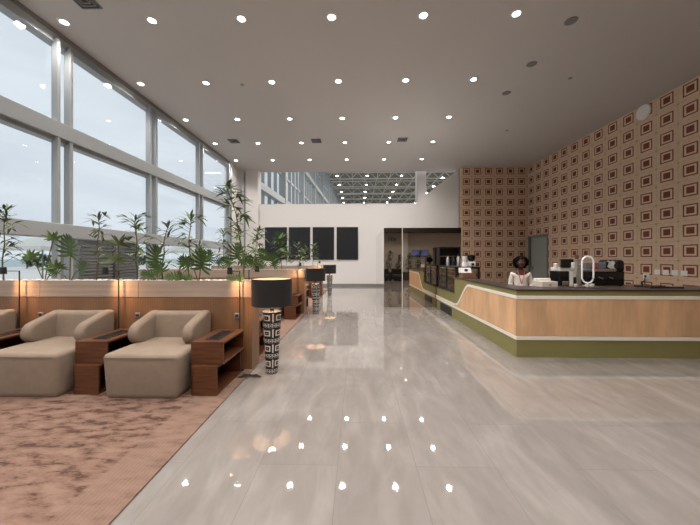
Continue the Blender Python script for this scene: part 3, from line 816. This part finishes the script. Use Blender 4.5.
light('case_light', 'AREA', (.3, 0, zt-.08), 1.0, (1, .66, .32), pc, shape='RECTANGLE', size=.3, size_y=1.3)
rnd = random.Random(8)
n_ = 0
for lay, z in ((0, .052), (1, .34)):
    for k in range(9):
        t = thing('pastry', 'golden pastry on the %s of the glass case, %s from the near end' % ('floor' if lay == 0 else 'upper shelf', ORD[k]), 'pastry', (CX+.17+.16*(k % 2), 8.58-.68+k*.165, .655+z), rnd.uniform(0, 3), 'pastries in the case')
        b = MB().lathe([(.03, 0), (.055, .012), (.06, .035), (.035, .058), (.008, .064)], 12)
        for v in b.b.verts: v.co.x *= 1.3
        b.build('crust', 'pastry', t, smooth='all')
# on the case: shelf rack, flasks, blender, grinder
zt2 = .655+.67
rk = thing('shelf_rack', 'tall black open rack standing on the pastry case against the mirror', 'rack', (2.80, 9.25, zt2))
b = MB().box(-.32, .32, .16, .18, 0, .56); b.box(-.32, -.29, -.14, .16, 0, .56); b.box(.29, .32, -.14, .16, 0, .56); b.box(-.32, .32, -.14, .16, .53, .56)
b.build('rack_frame', 'black', rk); MB().box(-.29, .29, -.13, .16, .27, .285).build('rack_shelf', 'woodbox', rk)
for i, (x, y, r, h_, m_, n) in enumerate([(2.66, 8.85, .05, .27, 'steel', 'left'), (2.80, 8.8, .05, .25, 'gloss_black', 'middle'), (2.95, 8.8, .06, .28, 'steel', 'right')]):
    t = thing('vacuum_flask', '%s of the three flasks standing in front of the black rack' % n, 'flask', (x, y, zt2), 0, 'flasks on the pastry case')
    MB().lathe([(r, 0), (r, h_*.75), (r*.6, h_*.9), (r*.6, h_)], 20).build('flask_body', m_, t, smooth=1)
    MB().tube([(r, 0, h_*.7), (r+.045, 0, h_*.65), (r+.045, 0, h_*.3), (r, 0, h_*.25)], .008, 6).build('handle', 'black', t)
    MB().lathe([(r*.62, h_), (r*.62, h_+.03), (.01, h_+.035)], 16).build('lid', 'black', t)
t = thing('jug_blender', 'white jug blender on the pastry case', 'blender', (2.84, 8.0, zt2))
MB().lathe([(.07, 0), (.06, .10), (.045, .13)], 20).build('motor_base', 'whitepl', t, smooth=1)
MB().lathe([(.045, .13), (.06, .28)], 20).build('jug', 'whitepl', t, smooth=1)
MB().lathe([(.062, .28), (.05, .305), (.012, .31)], 20).build('lid', 'black', t)
t = thing('coffee_grinder', 'coffee grinder with black hopper and white base beside the blender', 'grinder', (3.02, 8.0, zt2))
MB().box(-.08, .08, -.09, .09, 0, .13, .015, 2).build('grinder_base', 'whitepl', t)
MB().lathe([(.05, .13), (.095, .20), (.10, .30), (.06, .31)], 20).build('hopper', 'gloss_black', t, smooth=1)
MB().box(-.03, .03, -.12, -.09, .03, .09).build('spout', 'black', t)
# wooden box and tray on the counter's far end
t = thing('wooden_box', 'brown wooden box on the far end of the counter', 'box', (2.68, 7.35, CT))
MB().box(-.16, .16, -.12, .12, 0, .12, .005, 1).build('box_body', 'woodbox', t); MB().box(-.165, .165, -.125, .125, .12, .132).build('box_lid', 'woodbox', t)
t = thing('napkin_dispenser', 'white napkin dispenser with a dark slot on the wooden box', 'dispenser', (2.62, 7.33, CT+.132))
MB().prism([(-.09, 0), (.11, 0), (.11, .12), (-.03, .12)], 'x', -.125, .125).bevel(.008, 2).build('dispenser_body', 'whitepl', t)
b = MB().lathe([(.035, 0), (.035, .003)], 16)
for v in b.b.verts: v.co = Vector((v.co.x*1.3, -.062-v.co.z+.02*(v.co.y/.035)*.6, .065+v.co.y))
b.build('slot', 'black', t)

# back counter with machines
bc = thing('back_counter', 'low dark back counter carrying the coffee machines', 'counter', (4.75, 6.3, 0))
MB().box(-.85, 1.35, -.3, .35, .08, .95).build('cabinet_body', 'darkband', bc)
MB().box(-.87, 1.37, -.32, .37, .95, .985, .005, 1).build('worktop', 'woodbox', bc)
MB().box(-.8, 1.3, -.25, .3, 0, .08).build('plinth', 'black', bc)
for k in range(4): MB().box(-.83+k*.54, -.83+k*.54+.51, .35, .368, .12, .92, .004, 1).build('cabinet_door', 'darkband', bc)
zb = .985
t = thing('bean_grinder_machine', 'small black and white coffee machine with a black screen, left on the back counter', 'coffee machine', (4.20, 6.25, zb))
MB().box(-.15, .05, -.15, .17, 0, .30, .02, 2).build('body', 'gloss_black', t)
MB().box(.055, .13, -.15, .17, 0, .30, .015, 2).build('side_panel', 'whitepl', t)
MB().box(-.14, .13, -.13, .15, .30, .37, .01, 2).build('top_tray', 'whitepl', t)
MB().box(-.12, .13, -.155, -.12, .37, .545, .01, 2).build('display', 'gloss_black', t)
MB().lathe([(.035, .36), (.035, .47), (.02, .48)], 14, (-.16, -.05, -.02)).build('milk_jug', 'whitepl', t)
MB().lathe([(.028, .36), (.028, .47), (.02, .48)], 14, (.10, -.17, -.0)).build('cup_holder', 'whitepl', t)
MB().box(-.10, .02, -.17, -.15, .02, .10, .01, 1).build('drip_panel', 'steel', t)
t = thing('small_machine', 'short black milk frother between the coffee machine and the tap tower', 'machine', (4.40, 6.36, zb))
MB().box(-.09, .1, -.12, .12, 0, .17, .015, 2).build('body', 'black', t); MB().box(-.07, .09, -.1, .1, .17, .235, .01, 2).build('top', 'whitepl', t)
MB().tube([(-.04, -.12, .12), (-.04, -.17, .12), (-.04, -.17, .05)], .01, 6).build('spout', 'steel', t)
t = thing('tap_tower', 'tall beige tap tower with a red cap beside the oval ring light', 'tap', (4.53, 6.28, zb))
MB().box(-.065, .065, -.07, .07, 0, .03, .008, 2).build('base', 'steel', t)
MB().box(-.045, .045, -.05, .05, .03, .52, .012, 2).build('tower', 'tower', t)
MB().box(-.06, .06, -.055, .05, .52, .545, .005, 1).build('top_plate', 'tower', t)
MB().lathe([(.03, .545), (.034, .58), (.03, .62), (.012, .63)], 14, (-.01, 0, 0)).build('cap', 'darkred', t, smooth=1)
h_ = MB().tube([(0, -.05, .44), (0, -.12, .43), (0, -.12, .37)], .011, 8).build('spout', 'steel', t)
def stadium(hw, hh, n=14):
    pts = []
    for k in range(n+1): a = PI*k/n; pts.append((hw*math.cos(a), hh-hw+hw*math.sin(a)))
    for k in range(n+1): a = PI+PI*k/n; pts.append((hw*math.cos(a), -(hh-hw)+hw*math.sin(a)))
    return pts
t = thing('ring_light', 'oval white ring light standing upright on the back counter', 'ring light', (4.56, 6.04, zb))
sp_ = stadium(.112, .262); b = MB(); L_ = [(x, 0, z+.335) for x, z in sp_]
b.tube(L_+[L_[0]], .015, 10, cap=False); b.build('ring', 'ring', t, smooth='all')
MB().lathe([(.09, 0), (.09, .015), (.015, .03), (.012, .07)], 18).build('stand', 'whitepl', t)
t = thing('espresso_machine', 'large black espresso machine right of the oval ring light', 'coffee machine', (5.03, 6.3, zb))
MB().box(-.33, .30, -.2, .25, .02, .30, .02, 2).build('body', 'gloss_black', t)
MB().box(-.33, .13, -.22, .25, .295, .345, .01, 1).build('cup_rail', 'steel', t)
b = MB().box(.10, .31, -.22, .25, .28, .53, .07, 5); b.build('side_housing', 'gloss_black', t, smooth='all')
MB().box(-.31, .11, .0, .24, .345, .47, .02, 2).build('rear_hood', 'greycloth', t)
for x in (-.2, 0): MB().tube([(x, -.2, .18), (x, -.29, .16)], .013, 8).build('portafilter', 'steel', t)
for x in (-.29, .26):
    for y in (-.15, .2): MB().lathe([(.02, 0), (.02, .02)], 10, (x, y, 0)).build('foot', 'black', t)
t = thing('red_kettle', 'red jug on top of the espresso machine', 'jug', (4.80, 6.17, zb+.345))
MB().lathe([(.045, 0), (.05, .05), (.035, .09), (.03, .13)], 16).build('jug_body', 'redplastic', t, smooth=1)
MB().tube([(.045, 0, .03), (.08, 0, .05), (.075, 0, .10), (.03, 0, .12)], .007, 6).build('handle', 'redplastic', t)
t = thing('white_cloth', 'crumpled white cloth draped on the espresso machine', 'cloth', (5.05, 6.13, zb+.345))
b = MB(); n = 8; g = [[b.b.verts.new(((i/n-.5)*.12+.02*math.sin(j*.9), -.03-.04*(j/n)+.012*math.sin(i*2.2), .16*(1-j/n)+.01*math.sin(i*1.3+j))) for j in range(n+1)] for i in range(n+1)]
for i in range(n):
    for j in range(n): b.b.faces.new((g[i][j], g[i+1][j], g[i+1][j+1], g[i][j+1]))
bmesh.ops.solidify(b.b, geom=b.b.faces[:], thickness=.012)
c_ = b.build('cloth_fold', 'whitepl', t, smooth='all')
# things on the front counter
t = thing('cash_register', 'pale grey cash drawer on the counter beside the woman', 'cash register', (3.20, 5.18, CT))
db_ = MB().box(-.13, .13, -.13, .15, 0, .10, .008, 2).build('drawer_box', 'topcap', t); MB().box(-.12, .115, .03, .14, .10, .14, .006, 1).build('rear_cover', 'whitepl', t)
MB().box(-.02, .02, -.14, -.13, .04, .05).build('drawer_pull', 'black', db_)
t = thing('saucer_tray', 'dark tray with small white cups on the counter before the machines', 'tray', (3.75, 5.05, CT))
MB().box(-.22, .32, -.1, .1, 0, .015, .004, 1).build('tray_plate', 'darkband', t)
for i, (x, y) in enumerate([(3.62, 5.05), (3.77, 5.0), (3.91, 5.08)]):
    t = thing('espresso_cup', 'small white espresso cup on the dark tray, %s' % ['left', 'centre', 'right'][i], 'cup', (x, y, CT+.015), 0, 'cups on the dark tray')
    MB().lathe([(.018, 0), (.03, .03), (.033, .045), (.028, .045), (.016, .008)], 16).build('cup_bowl', 'whitepl', t, smooth=1)
    MB().tube([(.03, 0, .036), (.046, 0, .03), (.026, 0, .012)], .004, 5).build('handle', 'whitepl', t)
t = thing('dark_tray', 'thin dark tray lying on the counter at the right edge of the photo', 'tray', (5.0, 5.1, CT))
b = MB().box(-.25, .25, -.14, .14, 0, .01); b.box(-.26, .26, -.15, -.14, 0, .022); b.box(-.26, .26, .14, .15, 0, .022); b.build('tray_plate', 'gloss_black', t)
t = thing('counter_tap', 'short black tap on the counter in front of the wall socket', 'tap', (5.07-.22, 5.22, CT))
MB().tube([(0, 0, 0), (0, 0, .07), (0, -.03, .10), (0, -.06, .09)], .012, 8).build('spout', 'black', t); MB().lathe([(.025, 0), (.025, .012)], 14).build('base', 'black', t)

# wall plates, socket, round speaker
wp = None
for i, Y in enumerate((9.27, 9.02, 8.77, 8.53)):
    lab = '%s of four white switch plates on the patterned wall' % ['leftmost', 'second from the left', 'third from the left', 'rightmost'][i]
    if wp is None:
        wp = thing('switch_plate', lab, 'switch', (XR, Y, 1.125), 0, 'white switch plates on the patterned wall')
        MB().box(-.015, 0, -.085, .085, -.075, .075, .004, 1).build('plate', 'whitepl', wp); MB().box(-.021, -.015, -.035, .035, -.04, .04, .002, 1).build('rocker', 'whitepl', wp)
    else: dup(wp, (XR, Y, 1.125), lab)
t = thing('wall_plug_socket', 'white wall socket with black plug below the patterned squares', 'socket', (XR, 9.62, .98))
MB().box(-.015, 0, -.10, .10, -.08, .08, .004, 1).build('plate', 'whitepl', t); MB().box(-.05, -.015, -.03, .03, -.03, .03, .01, 1).build('plug', 'black', t)
MB().tube([(-.04, 0, -.02), (-.05, 0, -.2), (-.03, 0, -.5), (-.02, 0, -.95)], .012, 6).build('cord', 'black', t)
t = thing('wall_speaker', 'round white speaker disc high on the patterned wall under the ceiling', 'speaker', (XR, 9.68, 6.15)); t.rotation_euler = (0, -PI/2, 0)
MB().lathe([(.21, .001), (.235, .02), (.235, .05), (.20, .065)], 36).build('housing', 'whitepl', t, smooth=1)
MB().lathe([(.195, .066), (.10, .074), (.01, .076)], 32).build('grille', 'whitepl', t, smooth=1)

# ------------------------------------------------------------------ the person behind the counter
def skin_body(name, nodes, edges, m, parent, sub=2):
    me = bpy.data.meshes.new(name); me.from_pydata([n[:3] for n in nodes], edges, []); me.materials.append(M[m])
    o = bpy.data.objects.new(name, me); C.objects.link(o); o.parent = parent
    md = o.modifiers.new('skin', 'SKIN'); 
    sl = me.skin_vertices[0].data if me.skin_vertices else None
    for i, n in enumerate(nodes):
        sl[i].radius = (n[3], n[4] if len(n) > 4 else n[3]); sl[i].use_root = (i == 0)
    md.use_smooth_shade = True
    s = o.modifiers.new('sub', 'SUBSURF'); s.levels = sub; s.render_levels = sub
    return o
pr = thing('person', 'woman with black curly hair in a cream blouse with red lanyard standing behind the counter', 'person', (3.15, 5.85, 0), math.radians(-20))
# local: faces -y; standing height 1.56
N = [(0, 0, .86, .125, .10), (0, .0, 1.0, .105, .08), (0, .0, 1.16, .12, .09), (0, .01, 1.27, .095, .075), (0, .01, 1.325, .045, .045), (0, -.005, 1.37, .042, .045),
     (-.135, .01, 1.24, .044), (-.18, .02, 1.02, .036), (-.12, -.14, .98, .028), (-.06, -.19, 1.0, .022),
     (.135, .01, 1.24, .044), (.19, .02, 1.02, .036), (.15, -.15, .97, .028), (.10, -.21, .98, .022),
     (-.085, 0, .78, .085, .085), (-.09, -.01, .45, .052), (-.09, .02, .08, .034), (-.09, -.1, .035, .03, .022),
     (.085, 0, .78, .085, .085), (.09, -.01, .45, .052), (.09, .02, .08, .034), (.09, -.1, .035, .03, .022)]
E_ = [(0, 1), (1, 2), (2, 3), (3, 4), (4, 5), (3, 6), (6, 7), (7, 8), (8, 9), (3, 10), (10, 11), (11, 12), (12, 13), (0, 14), (14, 15), (15, 16), (16, 17), (0, 18), (18, 19), (19, 20), (20, 21)]
body = skin_body('body', N, E_, 'skin', pr)
# head (child of the body figure)
hb = MB(); bmesh.ops.create_icosphere(hb.b, subdivisions=4, radius=1)
for v in hb.b.verts:
    x, y, z = v.co
    jaw = max(0, -z); v.co = Vector((x*.073*(1-.28*jaw), y*.092*(1-.15*jaw)-.01*jaw, z*.108))
    if y < -.5:
        n2 = math.exp(-((x/.16)**2+((z+.12)/.22)**2)); v.co.y -= .022*n2
        for s in (-1, 1):
            v.co.y += .010*math.exp(-(((x-s*.38)/.16)**2+((z-.08)/.12)**2))
        v.co.y -= .007*math.exp(-((x/.3)**2+((z+.5)/.1)**2))
    if abs(x) > .9 and abs(z) < .25 and abs(y) < .35: v.co.x *= 1.13
for v in hb.b.verts: v.co += Vector((0, -.02, 1.455))
hb.build('head', 'skin', pr, smooth='all')
for s in (-1, 1):
    e = MB(); bmesh.ops.create_icosphere(e.b, subdivisions=2, radius=.008, matrix=Matrix.Translation((s*.028, -.098, 1.462))); e.build('eye', 'whitepl', pr, smooth='all')
    e = MB(); bmesh.ops.create_icosphere(e.b, subdivisions=2, radius=.006, matrix=Matrix.Translation((s*.028, -.104, 1.462))); e.build('pupil', 'black', pr, smooth='all')
e = MB().box(-.024, .024, -.113, -.102, 1.393, 1.403, .004, 2); e.build('lips', 'redplastic', pr)
rnd = random.Random(12); hr = MB()
for k in range(130):
    a = rnd.uniform(0, 2*PI); ph = rnd.uniform(-1.0, 1.5); dv = Vector((math.cos(a)*math.cos(ph), math.sin(a)*math.cos(ph), math.sin(ph)))
    if dv.y < -.55 and dv.z < .5: continue
    c_ = Vector((dv.x*.112, dv.y*.10+.02, dv.z*.098+1.462)); bmesh.ops.create_icosphere(hr.b, subdivisions=1, radius=rnd.uniform(.026, .042), matrix=Matrix.Translation(c_))
hr.build('hair', 'hair', pr, smooth='all')
# blouse and trousers
NB = [(0, .0, .84, .135, .115), (0, .0, 1.0, .118, .10), (0, .0, 1.16, .128, .104), (0, .012, 1.265, .10, .08),
      (-.135, .01, 1.24, .056), (-.18, .02, 1.02, .046), (-.14, -.11, .985, .040),
      (.135, .01, 1.24, .056), (.19, .02, 1.02, .046), (.165, -.12, .975, .040)]
skin_body('blouse', NB, [(0, 1), (1, 2), (2, 3), (3, 4), (4, 5), (5, 6), (3, 7), (7, 8), (8, 9)], 'blouse', pr)
NTR = [(0, 0, .84, .13, .105), (-.085, 0, .76, .098, .098), (-.09, -.01, .45, .068), (-.09, .02, .10, .056), (.085, 0, .76, .098, .098), (.09, -.01, .45, .068), (.09, .02, .10, .056)]
skin_body('trousers', NTR, [(0, 1), (1, 2), (2, 3), (0, 4), (4, 5), (5, 6)], 'trouser', pr)
MB().tube([(-.065, -.06, 1.31), (-.045, -.105, 1.24), (-.008, -.118, 1.08), (0, -.118, 1.06), (.008, -.118, 1.08), (.045, -.105, 1.24), (.065, -.06, 1.31)], .008, 6).build('lanyard', 'lanyard', pr)
MB().box(-.03, .03, -.132, -.126, .98, 1.06, .002, 1).build('badge', 'whitepl', pr)
for s, (hx, hy, hz) in ((-1, (-.05, -.205, 1.0)), (1, (.09, -.225, .98))):
    hd = MB().box(hx-.03, hx+.03, hy-.035, hy+.045, hz-.012, hz+.014, .01, 2)
    for k in range(4):
        fx_ = hx-.024+k*.016; L = (.055, .065, .062, .05)[k]
        hd.tube([(fx_, hy-.03, hz), (fx_, hy-.03-L*.6, hz-.004), (fx_, hy-.03-L, hz-.02)], [.008, .0075, .006], 6)
    hd.tube([(hx-s*.03, hy+.01, hz), (hx-s*.05, hy-.015, hz), (hx-s*.05, hy-.045, hz-.01)], [.009, .009, .007], 6)
    hd.build('hand', 'skin', pr, smooth='all')

# ================================================================== behind the camera (seen in the mirror)
fc = bpy.data.curves.new('lettering', 'FONT'); fc.body = 'siH'; fc.size = .48; fc.extrude = .012
tmp = bpy.data.objects.new('tmp', fc); C.objects.link(tmp); bpy.context.view_layer.update()
me = bpy.data.meshes.new_from_object(tmp.evaluated_get(bpy.context.evaluated_depsgraph_get())); bpy.data.objects.remove(tmp)
me.materials.append(M['darkband']) if not me.materials else me.materials.__setitem__(0, M['darkband'])
# reads the right way round in the mirror
for v in me.vertices: v.co.x *= 1
sg = bpy.data.objects.new('wall_lettering', me); C.objects.link(sg)
sg.rotation_euler = (PI/2, 0, PI); sg.location = (3.0, YR+.02, 2.85)
tag(sg, 'dark lettering high on the wall, seen in the left mirror panel', 'sign')
t = thing('blue_screen', 'bright blue display on the wall, seen in the mirror', 'screen', (4.78, YR+.012, 1.68))
MB().box(-.62, .62, .0, .06, 0, .46).build('screen_housing', 'black', t); MB().box(-.60, .60, .06, .064, .03, .43).build('display', 'blue', t)
pl_ = thing('low_planter', 'low dark planter box seen in the mirror', 'planter', (3.4, -2.6, 0))
MB().box(-1.9, 1.9, -.2, .2, 0, .55, .01, 1).build('planter_box', 'darkband', pl_); MB().box(-1.85, 1.85, -.16, .16, .5, .56).build('soil_bed', 'stem', pl_)
for i, x in enumerate((1.62, 2.3, 2.95, 3.7, 4.4, 5.1)):
    bamboo(x, -2.6, 1.35+.2*math.sin(i*2), 60+i, 'tall dark bamboo in the low planter seen in the mirror, %s' % ['leftmost', 'second from the left', 'third from the left', 'third from the right', 'second from the right', 'rightmost'][i], (.1, 0), 1.3, 'leafdk', z=.56, L=.26, low=.1)
def dark_chair(x, y, lab, rz=0):
    t = thing('dark_armchair', lab, 'armchair', (x, y, 0), rz, 'dark armchairs seen in the mirror')
    MB().box(-.35, .35, -.35, .3, .12, .42, .05, 3).build('seat', 'black', t); MB().box(-.35, .35, -.4, -.25, .12, .8, .04, 3).build('backrest', 'black', t)
    for s in (-1, 1): MB().box(s*.38-.05, s*.38+.05, -.38, .3, .12, .6, .03, 3).build('armrest', 'black', t)
    for sx in (-1, 1):
        for sy in (-1, 1): MB().tube([(sx*.3, sy*.28, 0), (sx*.3, sy*.28, .13)], .02, 8).build('leg', 'steel', t)
    return t
dark_chair(1.85, -1.7, 'dark armchair seen in the left mirror panel, nearest its edge'); dark_chair(2.75, -1.7, 'dark armchair seen in the mirror beside the seam strip')
